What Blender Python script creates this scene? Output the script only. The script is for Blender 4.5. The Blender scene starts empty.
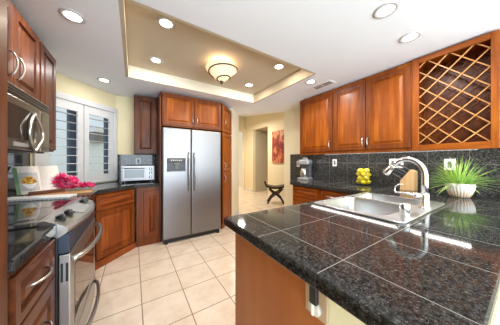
import bpy, bmesh, math, random
from mathutils import Vector, Matrix
random.seed(7)
PI = math.pi
S = bpy.context.scene
C = S.collection

# ------------------------------------------------------------------ camera
cam_d = bpy.data.cameras.new('camera')
cam_d.sensor_fit = 'HORIZONTAL'; cam_d.sensor_width = 36.0
cam_d.lens = 36.0 * 182.0 / 500.0
cam_d.shift_y = -0.003; cam_d.clip_start = 0.01
cam = bpy.data.objects.new('camera', cam_d); C.objects.link(cam)
cam.location = (0, 0, 1.25)
cam.rotation_euler = (PI/2, 0, -math.atan(116.5/182.0))
S.camera = cam
# ------------------------------------------------------------------ world
W = bpy.data.worlds.new('world'); S.world = W; W.use_nodes = True
bg = W.node_tree.nodes['Background']
bg.inputs[0].default_value = (0.82, 0.91, 1.0, 1); bg.inputs[1].default_value = 1.35
# ------------------------------------------------------------------ exposure
S.view_settings.view_transform = 'Standard'; S.view_settings.look = 'None'
S.view_settings.gamma = 1.0; S.view_settings.exposure = 0.27
S.view_settings.use_curve_mapping = False
RECESSED_W = 7.0; TRAY_W = 5.0; FLUSH_W = 8.0; HALL_W = 42.0
try:
    S.cycles.max_bounces = 10; S.cycles.diffuse_bounces = 6; S.cycles.sample_clamp_indirect = 6
    S.cycles.use_denoising = True; S.cycles.caustics_reflective = False; S.cycles.caustics_refractive = False
except Exception: pass

def lamp(name, loc, watts, size, col=(1, .9, .78), rot=(0, 0, 0), kind='AREA', spread=None):
    d = bpy.data.lights.new(name, kind); d.energy = watts; d.color = col
    if kind == 'AREA':
        d.shape = 'DISK'; d.size = size
        if spread: d.spread = spread
    else: d.shadow_soft_size = size
    o = bpy.data.objects.new(name, d); C.objects.link(o); o.location = loc; o.rotation_euler = rot
    return o

# unseen fill light added behind the camera, tilted up to brighten the ceiling
_d = bpy.data.lights.new('added_rear_fill', 'AREA'); _d.shape = 'RECTANGLE'; _d.size = 3.6; _d.size_y = 2.0
_d.energy = 235.0; _d.color = (.76, .88, 1.0)
_o = bpy.data.objects.new('added_rear_fill', _d); C.objects.link(_o)
_o.location = (1.0, -3.0, 1.1); _o.rotation_euler = (PI/2 + .78, 0, 0)

# ================================================================== materials
class N:
    """small node-graph helper"""
    def __init__(s, name):
        s.m = bpy.data.materials.new(name); s.m.use_nodes = True
        s.t = s.m.node_tree; s.b = s.t.nodes['Principled BSDF']
    def n(s, typ, **kw):
        o = s.t.nodes.new(typ)
        for k, v in kw.items(): setattr(o, k, v)
        return o
    def l(s, a, b): s.t.links.new(a, b)
    def v(s, sock, val):
        if hasattr(val, 'is_linked'): s.l(val, sock)
        else: sock.default_value = val
    def math(s, op, a, b=None, c=None):
        o = s.n('ShaderNodeMath', operation=op); s.v(o.inputs[0], a)
        if b is not None: s.v(o.inputs[1], b)
        if c is not None: s.v(o.inputs[2], c)
        return o.outputs[0]
    def mix(s, f, a, b, mode='MIX'):
        o = s.n('ShaderNodeMix', data_type='RGBA', blend_type=mode)
        s.v(o.inputs[0], f)
        for i, x in ((6, a), (7, b)):
            if hasattr(x, 'is_linked'): s.l(x, o.inputs[i])
            else: o.inputs[i].default_value = (*x[:3], 1)
        return o.outputs[2]
    def ramp(s, f, stops):
        o = s.n('ShaderNodeValToRGB'); s.l(f, o.inputs[0]); e = o.color_ramp.elements
        while len(e) < len(stops): e.new(0.5)
        for el, (p, c) in zip(e, stops):
            el.position = p; el.color = (*c[:3], 1) if len(c) >= 3 else (c[0],)*3 + (1,)
        return o.outputs[0]
    def noise(s, vec, scale, detail=3, rough=.5):
        o = s.n('ShaderNodeTexNoise'); s.l(vec, o.inputs['Vector'])
        o.inputs['Scale'].default_value = scale; o.inputs['Detail'].default_value = detail
        o.inputs['Roughness'].default_value = rough
        return o.outputs[0]
    def obj(s): return s.n('ShaderNodeTexCoord').outputs['Object']
    def pos(s): return s.n('ShaderNodeNewGeometry').outputs['Position']
    def scale(s, vec, sc):
        o = s.n('ShaderNodeVectorMath', operation='MULTIPLY'); s.l(vec, o.inputs[0]); o.inputs[1].default_value = sc
        return o.outputs[0]
    def sep(s, vec):
        o = s.n('ShaderNodeSeparateXYZ'); s.l(vec, o.inputs[0]); return o.outputs
    def grid(s, comp, off, pitch, width):
        f = s.math('FRACT', s.math('DIVIDE', s.math('SUBTRACT', comp, off - width/2), pitch))
        return s.math('LESS_THAN', f, width/pitch)
    def set(s, **kw):
        for k, v in kw.items():
            k = {'rough': 'Roughness', 'metal': 'Metallic', 'col': 'Base Color', 'spec': 'Specular IOR Level',
                 'coat': 'Coat Weight', 'coatr': 'Coat Roughness', 'trans': 'Transmission Weight', 'ior': 'IOR',
                 'emit': 'Emission Color', 'emits': 'Emission Strength', 'normal': 'Normal', 'sub': 'Subsurface Weight'}.get(k, k)
            sock = s.b.inputs[k]
            if hasattr(v, 'is_linked'): s.l(v, sock)
            elif isinstance(v, tuple): sock.default_value = (*v[:3], 1)
            else: sock.default_value = v
        return s
    def bump(s, h, strength=.2, dist=.002):
        o = s.n('ShaderNodeBump'); o.inputs['Strength'].default_value = strength
        o.inputs['Distance'].default_value = dist; s.l(h, o.inputs['Height'])
        s.l(o.outputs[0], s.b.inputs['Normal'])

def plain(name, col, rough=.5, metal=0., var=.06, scale=12., bump=0., **kw):
    a = N(name); f = a.noise(a.obj(), scale)
    d = tuple(max(0, c*(1-var)) for c in col); u = tuple(min(1, c*(1+var)) for c in col)
    a.set(col=a.mix(f, d, u), rough=rough, metal=metal, **kw)
    if bump: a.bump(a.noise(a.obj(), scale*8), bump)
    return a.m
def wood(name, dark, mid, light, axis='z', rough=.40, scale=1.0):
    a = N(name); v = a.obj()
    sc = {'z': (14, 14, 1.1), 'x': (1.1, 14, 14), 'y': (14, 1.1, 14)}[axis]
    sv = a.scale(v, tuple(q*scale for q in sc))
    w = a.noise(sv, 1.6, 5, .6); blotch = a.noise(a.scale(v, (3, 3, 1.5)), 1.3, 2)
    f = a.math('ADD', a.math('MULTIPLY', w, .7), a.math('MULTIPLY', blotch, .3))
    fine = a.noise(a.scale(v, tuple(q*6*scale for q in sc)), 1.0, 2)
    c = a.ramp(f, [(.32, dark), (.5, mid), (.68, light)])
    c = a.mix(a.math('MULTIPLY', fine, .25), c, dark)
    a.set(col=c, rough=rough, coat=.05, coatr=.2, spec=.28)
    return a.m
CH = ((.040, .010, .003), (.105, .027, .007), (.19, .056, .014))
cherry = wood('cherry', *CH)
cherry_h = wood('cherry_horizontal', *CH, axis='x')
cherry_lit = wood('cherry_lit_tone', (.15, .030, .003), (.29, .068, .004), (.44, .125, .009))  # same cherry, lightened in colour for the cabinets that catch more light
panelwood = wood('veneer_panel', (.29, .085, .017), (.34, .105, .022), (.39, .13, .028), scale=.6)
CR = ((.12, .024, .005), (.25, .056, .009), (.38, .105, .018))
cherry_red = wood('cherry_red', *CR); cherry_red_h = wood('cherry_red_horizontal', *CR, axis='x')
cherry_mid = wood('cherry_frame', (.085, .017, .003), (.18, .040, .004), (.29, .074, .008))
cherry_lit_h = wood('cherry_lit_tone_horizontal', (.15, .030, .003), (.29, .068, .004), (.44, .125, .009), axis='x')  # lightened cherry again, grain running sideways
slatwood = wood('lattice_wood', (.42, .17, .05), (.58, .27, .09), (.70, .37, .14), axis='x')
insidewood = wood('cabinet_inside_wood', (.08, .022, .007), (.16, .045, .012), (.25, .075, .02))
boardwood = wood('board_wood', (.35, .17, .07), (.55, .30, .13), (.68, .42, .2), axis='x')
darkwood = wood('dark_walnut', (.06, .02, .01), (.11, .04, .02), (.17, .06, .03), axis='x')
blockwood = wood('beech_block', (.55, .32, .14), (.7, .45, .22), (.8, .56, .3))
benchwood = wood('bench_wood', (.012, .007, .005), (.025, .014, .01), (.045, .025, .018), axis='x')

def granite(name, grids=(), grout=(.42, .41, .38), base=1.0, rough=.06, k=1.0, up=False):
    a = N(name); p = a.pos()
    n1 = a.noise(p, 80*k, 4, .75); n2 = a.noise(p, 190*k, 2, .6); n3 = a.noise(p, 9, 3)
    vo = a.n('ShaderNodeTexVoronoi'); a.l(p, vo.inputs['Vector']); vo.inputs['Scale'].default_value = 120
    c = a.ramp(n1, [(.36, (.014*base,)*3), (.48, (.032*base, .032*base, .031*base)), (.62, (.095*base, .093*base, .089*base)), (.76, (.24*base, .235*base, .225*base))])
    c = a.mix(a.math('MULTIPLY', n3, .55), c, (.012*base, .012*base, .013*base))
    fl = a.math('GREATER_THAN', n2, .64)
    c = a.mix(a.math('MULTIPLY', fl, .55), c, (.24*base, .235*base, .22*base))
    r = rough
    if grids:
        x, y, z = a.sep(p)[:3]; comp = {'x': x, 'y': y, 'z': z, 'd': a.math('MULTIPLY', a.math('ADD', x, y), .7071)}
        m = None
        for (k, off, pitch, w) in grids:
            g = a.grid(comp[k], off, pitch, w); m = g if m is None else a.math('MAXIMUM', m, g)
        if up: m = a.math('MULTIPLY', m, a.math('GREATER_THAN', a.sep(a.n('ShaderNodeNewGeometry').outputs['True Normal'])[2], .97))
        c = a.mix(m, c, grout); r = a.math('ADD', a.math('MULTIPLY', m, .4), rough)
    a.set(col=c, rough=r, spec=.34, ior=1.45)
    return a.m
gr_top = granite('granite_tile_top', (('x', .60, .31, .003), ('y', .35, .31, .003)), base=.85, grout=(.24, .235, .225), up=True)
gr_edge = granite('granite_edge', (('y', .35, .31, .003),), grout=(.03, .03, .03), base=.5, rough=.12)
gr_plain = granite('granite_plain', base=.7)
gr_splash_r = granite('granite_splash_side', (('y', .35, .31, .004), ('z', .914+.305, .31, .004)), grout=(.16, .155, .145), base=1.2, k=.6, rough=.03)
gr_splash_b = granite('granite_splash_rear', (('x', .05, .31, .004), ('z', .914+.305, .31, .004)), grout=(.12, .115, .105), base=.9, k=.45)

a = N('floor_tile'); p = a.pos(); x, y, z = a.sep(p)[:3]
m = a.math('MAXIMUM', a.grid(x, .062, .343, .0075), a.grid(y, 1.846, .343, .0075))
ident = a.n('ShaderNodeTexWhiteNoise', noise_dimensions='2D')
cv = a.n('ShaderNodeCombineXYZ')
a.l(a.math('FLOOR', a.math('DIVIDE', a.math('SUBTRACT', x, .062), .343)), cv.inputs[0])
a.l(a.math('FLOOR', a.math('DIVIDE', a.math('SUBTRACT', y, 1.846), .343)), cv.inputs[1]); a.l(cv.outputs[0], ident.inputs['Vector'])
cl = a.noise(p, 5, 5, .65)
c = a.ramp(cl, [(.3, (.66, .54, .43)), (.5, (.76, .645, .53)), (.72, (.82, .72, .61))])
c = a.mix(a.math('MULTIPLY', ident.outputs[0], .12), c, (.60, .48, .38))
c = a.mix(m, c, (.22, .15, .10))
a.set(col=c, rough=a.math('ADD', a.math('MULTIPLY', m, .5), .22)); floor_m = a.m

def paint(name, col, bump=.15, sc=60):
    a = N(name); f = a.noise(a.obj(), 3)
    a.set(col=a.mix(f, tuple(c*.97 for c in col), col), rough=.75)
    a.bump(a.noise(a.obj(), sc, 4), bump, .004); return a.m
ceil_m = paint('ceiling_paint', (.83, .87, .94), .35, 90)
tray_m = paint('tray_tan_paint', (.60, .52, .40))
tray_shade = paint('tray_cream_shaded', (.52, .44, .32))  # cream tray sides, their shade put into the colour as a darker tan
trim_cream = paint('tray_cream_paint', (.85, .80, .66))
wall_cream = paint('wall_cream_paint', (.80, .71, .46))
wall_pale = paint('wall_pale_paint', (.86, .80, .62))
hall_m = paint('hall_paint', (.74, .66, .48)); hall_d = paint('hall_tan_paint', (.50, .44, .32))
pony_m = paint('pony_wall_paint', (.80, .78, .60))
white = plain('white_lacquer', (.66, .67, .68), .4)
white_pl = plain('white_plastic', (.85, .84, .8), .4)
almond = plain('almond_plastic', (.46, .34, .24), .45)
steel = plain('brushed_steel', (.45, .45, .455), .34, 1.0, .04, 6)
steel_fr = N('fridge_steel'); f = steel_fr.noise(steel_fr.scale(steel_fr.obj(), (1.5, 1.5, 130)), 3, 3)
steel_fr.set(col=steel_fr.mix(f, (.245, .245, .255), (.30, .30, .31)), metal=1.0, rough=.38); steel_fr = steel_fr.m
steel_dk = plain('toaster_steel', (.34, .34, .345), .42, 1.0, .04, 6)
steel_lt = plain('satin_nickel', (.60, .59, .57), .28, 1.0, .03)
chrome = plain('chrome', (.88, .89, .90), .16, 1.0, .02)
sinksteel = plain('sink_steel', (.66, .67, .685), .28, 1.0, .04, 20)
mwsteel = plain('bronze_steel', (.36, .31, .26), .3, 1.0, .05)
glass_dark = plain('dark_glass', (.035, .028, .022), .06, 0., .1)
glass_cook = plain('cooktop_glass', (.02, .02, .021), .03, 0., .1)
burner_m = plain('burner_mark_grey', (.035, .035, .036), .06, 0., .1)
glass_oven = plain('oven_glass', (.16, .12, .09), .04, .75, .1)
black = plain('black_plastic', (.015, .015, .016), .35)
blue_black = plain('blue_black_enamel', (.03, .045, .07), .3)
darkgrey = plain('grey_plastic', (.11, .115, .12), .4)
dial_m = plain('dial_plastic', (.52, .51, .49), .45)
disp_m = plain('dispenser_grey', (.05, .052, .055), .5)
knife_m = plain('knife_handle_black', (.03, .035, .045), .2)
grey = plain('silver_plastic', (.40, .41, .42), .35, .4)
bronze = plain('oiled_bronze', (.06, .045, .03), .4, .7)
slate = plain('window_slate_frame', (.06, .08, .11), .5)
paper = plain('paper', (.80, .75, .68), .7); paper_w = plain('paper_white', (.85, .84, .82), .7)
photo_m = plain('photo_grey', (.50, .50, .52), .6, 0, .12, 40)
lemon_m = plain('lemon_skin', (.90, .68, .02), .4, 0, .1, 30, .05)
leaf_m = plain('grass_leaf', (.20, .45, .06), .45, 0, .45, 9)
leaf_y = plain('grass_leaf_pale', (.52, .66, .16), .45, 0, .3, 9)
leaf_d = plain('flower_leaf', (.05, .16, .04), .5, 0, .3)
pink = plain('magenta_petal', (.72, .02, .16), .5, 0, .35, 25); pinkl = plain('pink_petal', (.86, .18, .30), .5, 0, .3, 25)
ring_m = plain('ring_enamel', (.55, .55, .55), .4)
soil = plain('soil', (.05, .03, .02), .9, 0, .3)
ext_m = plain('exterior_stucco', (.72, .80, .86), .8); ground_m = plain('exterior_paving', (.45, .45, .43), .8)
fixture_grey = plain('lantern_grey', (.20, .20, .20), .5)
def emit(name, col, st):
    a = N(name); a.set(col=(.9, .9, .9), emit=col, emits=st, rough=.4); return a.m
bulb_m = emit('lamp_lens', (1, .97, .92), 6.0); bulb_warm = emit('lamp_lens_warm', (1, .88, .68), 7.0)
tube_m = emit('tube_light', (1, .98, .93), 14.0)
a = N('alabaster_glass'); f = a.noise(a.obj(), 9, 3)
a.set(col=(.85, .68, .45), emit=a.mix(f, (1, .66, .34), (1, .84, .6)), emits=.5, rough=.35); alab = a.m
a = N('clear_glass')
tr = a.n('ShaderNodeBsdfTransparent'); tr.inputs[0].default_value = (.96, .98, .97, 1)
gl = a.n('ShaderNodeBsdfGlossy'); gl.inputs['Roughness'].default_value = .02
lw = a.n('ShaderNodeLayerWeight'); frv = a.math('ADD', a.math('MULTIPLY', a.math('POWER', lw.outputs['Facing'], 4.0), .5), .04)
mx = a.n('ShaderNodeMixShader'); a.l(frv, mx.inputs[0]); a.l(tr.outputs[0], mx.inputs[1]); a.l(gl.outputs[0], mx.inputs[2])
a.l(mx.outputs[0], a.t.nodes['Material Output'].inputs['Surface']); clear = a.m
a = N('pane_glass'); a.set(col=(1, 1, 1), trans=1.0, rough=.0, ior=1.02, spec=.2); pane_m = a.m
a = N('ribbed_ceramic'); x, y, z = a.sep(a.obj())[:3]
ang = a.math('ARCTAN2', y, x)
gr = a.math('GREATER_THAN', a.math('COSINE', a.math('MULTIPLY', ang, 26)), .0)
low = a.ramp(z, [(.045, (1,)), (.075, (0,))])
c = a.mix(a.math('MULTIPLY', gr, low), (.80, .76, .70), (.62, .36, .14))
a.set(col=c, rough=.35); ceramic = a.m
a = N('painting_canvas'); q = a.obj(); w1 = a.noise(a.scale(q, (3.0, 3.0, 1.6)), 1.6, 6, .65)
c = a.ramp(w1, [(.30, (.04, .008, .008)), (.44, (.20, .012, .012)), (.52, (.34, .03, .02)), (.575, (.62, .36, .15)), (.62, (.45, .10, .04)), (.75, (.24, .02, .015))])
a.set(col=c, rough=.5); canvas = a.m
a = N('cook_page_picture'); q = a.obj(); w1 = a.noise(q, 45, 4)
a.set(col=a.ramp(w1, [(.38, (.30, .09, .015)), (.5, (.66, .34, .04)), (.62, (.80, .55, .14))]), rough=.6); food = a.m
a = N('book_page'); x, y, z = a.sep(a.obj())[:3]
ln = a.grid(z, 0, .011, .0025); nz = a.noise(a.scale(a.obj(), (60, 60, 90)), 1, 1)
txt = a.math('MULTIPLY', ln, a.math('GREATER_THAN', nz, .47))
a.set(col=a.mix(a.math('MULTIPLY', txt, .45), (.86, .80, .74), (.35, .3, .28)), rough=.7); page_m = a.m

a = N('woven_mat'); q = a.obj(); x, y, z = a.sep(q)[:3]
ck = a.n('ShaderNodeTexChecker'); a.l(q, ck.inputs['Vector']); ck.inputs['Scale'].default_value = 70
a.set(col=a.mix(ck.outputs[1], (.80, .80, .80), (.60, .63, .68)), rough=.8); mat_m = a.m
a = N('vent_metal'); a.set(col=(.78, .79, .8), rough=.5); vent_m = a.m
vent_d = plain('vent_dark_grey', (.16, .16, .16), .6)  # dark grey panels behind the vanes

# ================================================================== mesh builders
class MB:
    def __init__(s): s.b = bmesh.new()
    def box(s, x0, x1, y0, y1, z0, z1, bev=0., seg=2, mi=0):
        r = bmesh.ops.create_cube(s.b, size=1.0); vs = r['verts']
        for v in vs: v.co = Vector(((x0+x1)/2 + v.co.x*(x1-x0), (y0+y1)/2 + v.co.y*(y1-y0), (z0+z1)/2 + v.co.z*(z1-z0)))
        fs = set(f for v in vs for f in v.link_faces)
        for f in fs: f.material_index = mi
        if bev > 0:
            es = list(set(e for v in vs for e in v.link_edges))
            bmesh.ops.bevel(s.b, geom=es, offset=bev, segments=seg, affect='EDGES', profile=.5)
        return s
    def poly(s, pts, mi=0):
        f = s.b.faces.new([s.b.verts.new(p) for p in pts]); f.material_index = mi; return s
    def prism(s, pts, axis, a, c, mi=0):
        """extrude 2-D outline pts along axis from a to c; outline axes are the other two in xyz order"""
        def mk(p, t):
            return {'x': (t, p[0], p[1]), 'y': (p[0], t, p[1]), 'z': (p[0], p[1], t)}[axis]
        A = [s.b.verts.new(mk(p, a)) for p in pts]; B = [s.b.verts.new(mk(p, c)) for p in pts]
        n = len(pts)
        fs = [s.b.faces.new(A), s.b.faces.new(B[::-1])]
        for i in range(n): fs.append(s.b.faces.new((A[i], B[i], B[(i+1) % n], A[(i+1) % n])))
        for f in fs: f.material_index = mi
        return s
    def slab(s, outer, holes, z0, z1, bev=0., seg=3):
        loops = [outer] + list(holes); es = []
        for L in loops:
            vs = [s.b.verts.new((p[0], p[1], z1)) for p in L]
            for i in range(len(vs)): es.append(s.b.edges.new((vs[i], vs[(i+1) % len(vs)])))
        r = bmesh.ops.triangle_fill(s.b, edges=es, use_beauty=True, use_dissolve=False)
        fs = [g for g in r['geom'] if isinstance(g, bmesh.types.BMFace)]
        def inside(p, L):
            c_ = False
            for i in range(len(L)):
                (xa, ya), (xb, yb) = L[i][:2], L[i-1][:2]
                if (ya > p.y) != (yb > p.y) and p.x < (xb-xa)*(p.y-ya)/(yb-ya)+xa: c_ = not c_
            return c_
        bad = [f for f in fs if any(inside(f.calc_center_median(), L) for L in holes)]
        if bad:
            fs = [f for f in fs if f not in bad]; bmesh.ops.delete(s.b, geom=bad, context='FACES')
        r2 = bmesh.ops.extrude_face_region(s.b, geom=fs)
        nv = [g for g in r2['geom'] if isinstance(g, bmesh.types.BMVert)]
        for v in nv: v.co.z = z0
        bmesh.ops.recalc_face_normals(s.b, faces=s.b.faces[:])
        if bev:
            n = len(outer); sel = []
            for e in s.b.edges:
                if len(e.link_faces) == 2 and abs(e.verts[0].co.z - e.verts[1].co.z) < 1e-6:
                    if abs(e.link_faces[0].normal.dot(e.link_faces[1].normal)) < .1: sel.append(e)
            bmesh.ops.bevel(s.b, geom=sel, offset=bev, segments=seg, affect='EDGES', profile=.5)
        return s
    def tube(s, pts, r, seg=10, mi=0, closed=False, flat=1.0):
        P = [Vector(p) for p in pts]; n = len(P)
        R = r if isinstance(r, (list, tuple)) else [r]*n
        T = []
        for i in range(n):
            if closed: t = P[(i+1) % n] - P[i-1]
            else: t = P[min(i+1, n-1)] - P[max(i-1, 0)]
            T.append(t.normalized())
        u = T[0].orthogonal().normalized(); rings = []
        for i in range(n):
            u = (u - T[i]*u.dot(T[i]));
            u = u.normalized() if u.length > 1e-6 else T[i].orthogonal().normalized()
            w = T[i].cross(u)
            rings.append([s.b.verts.new(P[i] + (u*math.cos(2*PI*k/seg) + w*math.sin(2*PI*k/seg)*flat)*R[i]) for k in range(seg)])
        m = n if closed else n-1
        for i in range(m):
            A, B = rings[i], rings[(i+1) % n]
            for k in range(seg):
                f = s.b.faces.new((A[k], A[(k+1) % seg], B[(k+1) % seg], B[k])); f.material_index = mi; f.smooth = True
        if not closed:
            for L in (rings[0][::-1], rings[-1]):
                try: f = s.b.faces.new(L); f.material_index = mi
                except ValueError: pass
        return s
    def lathe(s, prof, seg=32, c=(0, 0, 0), mi=0, axis='z', smooth=True, mod=None):
        rings = []
        for (r, h) in prof:
            ring = []
            for k in range(seg):
                th = 2*PI*k/seg; rr = r*(mod(th, h) if mod else 1)
                p = (rr*math.cos(th), rr*math.sin(th), h)
                if axis == 'y': p = (p[0], p[2], p[1])
                if axis == 'x': p = (p[2], p[0], p[1])
                ring.append(s.b.verts.new((c[0]+p[0], c[1]+p[1], c[2]+p[2])))
            rings.append(ring)
        for A, B in zip(rings, rings[1:]):
            for k in range(seg):
                f = s.b.faces.new((A[k], A[(k+1) % seg], B[(k+1) % seg], B[k])); f.smooth = smooth; f.material_index = mi
        for L in (rings[0][::-1], rings[-1]):
            f = s.b.faces.new(L); f.material_index = mi
        return s
    def loft(s, loops, cap0=False, cap1=True, smooth=False, mi=0):
        R = [[s.b.verts.new(p) for p in L] for L in loops]
        for A, B in zip(R, R[1:]):
            n = len(A)
            for k in range(n):
                f = s.b.faces.new((A[k], A[(k+1) % n], B[(k+1) % n], B[k])); f.smooth = smooth; f.material_index = mi
        if cap0: s.b.faces.new(R[0][::-1]).material_index = mi
        if cap1: s.b.faces.new(R[-1]).material_index = mi
        return s
    def panel(s, x0, x1, z0, z1, t=.02, stile=.055, y=0., raised=True):
        """raised-panel door front: front plane at y, thickness t behind"""
        def L(i, d): return [(x0+i, y+d, z0+i), (x1-i, y+d, z0+i), (x1-i, y+d, z1-i), (x0+i, y+d, z1-i)]
        lo = [L(0, t), L(0, .003), L(.003, 0), L(stile, 0), L(stile+.003, .014)]
        if raised and min(x1-x0, z1-z0) > 2*stile+.08:
            lo += [L(stile+.013, .014), L(stile+.036, .003), L(stile+.038, .002)]
        k = len(lo) if not raised else 5
        s.loft(lo[:5], cap0=True, cap1=False)
        if len(lo) > 5: s.loft(lo[4:], cap0=False, cap1=True, mi=1)
        else: s.loft([lo[4], [(p[0]*1., p[1]+.0004, p[2]) for p in lo[4]]], cap0=False, cap1=True, mi=1)
        return s
    def build(s, name, mat, parent=None, loc=None, rotz=0., smooth=None):
        bmesh.ops.recalc_face_normals(s.b, faces=s.b.faces[:])
        me = bpy.data.meshes.new(name); s.b.to_mesh(me); s.b.free()
        for mm in (mat if isinstance(mat, (list, tuple)) else [mat]): me.materials.append(mm)
        o = bpy.data.objects.new(name, me); C.objects.link(o)
        if smooth:
            for pl in me.polygons: pl.use_smooth = True
        if parent: o.parent = parent
        if loc: o.location = loc
        if rotz: o.rotation_euler = (0, 0, rotz)
        return o
def tag(o, label, cat, group=None, kind=None):
    o['label'] = label; o['category'] = cat
    if group: o['group'] = group
    if kind: o['kind'] = kind
    return o
def thing(name, label, cat, loc, rotz=0., group=None):
    o = bpy.data.objects.new(name, None); C.objects.link(o); o.empty_display_size = .05
    o.location = loc; o.rotation_euler = (0, 0, rotz); return tag(o, label, cat, group)
def dup(root, loc, rotz=None, label=None, rot=None):
    r = root.copy(); C.objects.link(r); r.location = loc
    if rotz is not None: r.rotation_euler = (0, 0, rotz)
    if rot is not None: r.rotation_euler = rot
    if label: r['label'] = label
    for ch in list(root.children):
        c_ = ch.copy(); C.objects.link(c_); c_.parent = r
        for g in list(ch.children):
            d_ = g.copy(); C.objects.link(d_); d_.parent = c_
    return r
def struct(o): o['kind'] = 'structure'; return o
def rrect(x0, x1, y0, y1, r, n=5):
    out = []
    for (cx, cy, a0) in ((x1-r, y1-r, 0), (x0+r, y1-r, 90), (x0+r, y0+r, 180), (x1-r, y0+r, 270)):
        for k in range(n+1):
            t = math.radians(a0 + 90*k/n); out.append((cx+r*math.cos(t), cy+r*math.sin(t)))
    return out

# ================================================================== room shell
CZ = 2.35; TZ = 2.505
XL, YB, XR = -.98, 3.79, 2.86
WX, WY = -.247, 3.79                      # right end of the angled window wall
PX0, PY0 = 1.33, 3.0                      # pantry front, start of the angled pantry wall
JX, JY = 2.09, 3.81                       # left jamb of the hall opening
RE = 3.04                                 # far end of the right wall
struct(MB().box(-1.4, 6.5, -3.2, 9.0, -.06, 0).build('floor', floor_m))
# kitchen ceiling: outline with the tray cut out, plus the tray itself
TX0, TX1, TY0, TY1 = -.058, 1.915, 1.51, 2.858
t = .03
m = MB(); m.slab([(-1.1, -3.2), (3.0, -3.2), (3.0, RE-.1), (XR, RE), (JX, JY), (JX, 4.0), (-.45, 4.0), (-1.1, 3.2)],
                 [[(TX0-t, TY0-t), (TX1+t, TY0-t), (TX1+t, TY1+t), (TX0-t, TY1+t)]], CZ, CZ+.03)
cl = struct(m.build('ceiling', ceil_m))
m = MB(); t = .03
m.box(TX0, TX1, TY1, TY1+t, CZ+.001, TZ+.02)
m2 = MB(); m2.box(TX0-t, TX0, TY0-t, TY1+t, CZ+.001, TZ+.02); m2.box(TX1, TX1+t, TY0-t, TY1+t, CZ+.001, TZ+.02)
m2.box(TX0, TX1, TY0-t, TY0, CZ+.001, TZ+.02); struct(m2.build('trim_2', tray_shade))
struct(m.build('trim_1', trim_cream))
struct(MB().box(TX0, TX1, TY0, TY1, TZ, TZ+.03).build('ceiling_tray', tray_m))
# walls
struct(MB().box(XL-.12, XL, -3.2, 3.12, 0, CZ).build('wall_left', wall_cream))
wl = 1.04
m = MB()                                  # window wall in its own frame: x along wall (to the right), y outward
m.box(-wl-.05, -.96, 0, .14, 0, CZ); m.box(-.06, 0.0, 0, .14, 0, CZ); m.box(-.96, -.06, 0, .14, 2.05, CZ); m.box(-.96, -.06, 0, .14, 0, .98)
struct(m.build('wall_window', wall_cream, loc=(WX, WY, 0), rotz=PI/4))
struct(MB().box(WX-.06, 1.5, YB, YB+.12, 0, CZ).build('wall_back', wall_cream))
# angled pantry wall (behind pantry) up to the hall jamb
m = MB(); m.prism([(1.735, 3.405), (JX, JY-.05), (JX-.04, JY+.05), (1.5, 3.91), (1.49, 3.66)], 'z', 0, CZ)
struct(m.build('wall_pantry', wall_pale))
m = MB(); m.box(XR, XR+.14, -3.2, RE, 0, CZ)
struct(m.build('wall_right', wall_pale))
# hall beyond the opening
HX = 4.05
def hz(y): return 2.83 + (y-4.3)*.132
m = MB()
m.prism([(2.6, 0), (5.15, 0), (5.15, 2.5), (6.1, 2.5), (6.1, 0), (6.74, 0), (6.74, hz(6.74)), (2.6, hz(2.6))], 'x', HX, HX+.12)
struct(m.build('wall_hall', hall_m))
m = MB(); m.box(1.4, 4.1, 6.73, 6.85, 2.5, 3.3); m.box(4.0, 4.2, 6.73, 6.85, 0, 2.5)
struct(m.build('wall_hall_end', hall_m))
m = MB(); m.box(1.4, 5.2, 8.2, 8.3, 0, 3.3); m.box(1.3, 1.4, 3.92, 8.3, 0, 3.4)
struct(m.build('wall_far', hall_m))
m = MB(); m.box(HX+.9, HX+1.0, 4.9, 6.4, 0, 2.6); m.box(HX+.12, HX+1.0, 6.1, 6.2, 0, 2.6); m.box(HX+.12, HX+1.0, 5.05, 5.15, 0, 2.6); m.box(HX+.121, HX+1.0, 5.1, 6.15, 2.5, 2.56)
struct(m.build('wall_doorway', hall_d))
m = MB(); m.poly([(1.3, 2.6, hz(2.6)), (4.2, 2.6, hz(2.6)), (4.2, 8.3, hz(8.3)), (1.3, 8.3, hz(8.3))])
struct(m.build('ceiling_hall', ceil_m))
struct(MB().box(3.0, 4.1, 2.5, 2.6, 0, 2.7).build('wall_hall_near', hall_m))
struct(MB().box(JX-.55, JX, 3.92, 4.0, CZ, 2.9).build('wall_over_jamb', hall_m))
m = MB(); m.box(HX-.015, HX, 2.6, 5.13, 0, .09); m.box(HX-.015, HX, 6.12, 6.73, 0, .09)
struct(m.build('baseboard_hall', white))
m = MB(); m.prism([(1.75, 3.395), (JX+.008, JY-.06), (JX, JY-.05), (1.735, 3.405)], 'z', 0, .09)
struct(m.build('baseboard_pantry', white))
# unseen door frame added around the fill light behind the camera
m = MB(); m.box(-.98, -.86, -3.2, -3.08, 0, 2.25); m.box(2.74, 2.86, -3.2, -3.08, 0, 2.25); m.box(-.86, 2.74, -3.2, -3.08, 2.13, 2.25); m.box(.90, .98, -3.18, -3.10, 0, 2.13)
struct(m.build('added_door_frame', white))
# exterior seen through the shutters
struct(MB().box(-3.6, 2.4, 2.0, 2.1, -.1, 4.0).build('wall_outside', ext_m, loc=(WX, WY, 0), rotz=PI/4))
struct(MB().box(-3.0, 1.6, .14, 2.0, -.12, -.07).build('ground_outside', ground_m, loc=(WX, WY, 0), rotz=PI/4))

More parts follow.
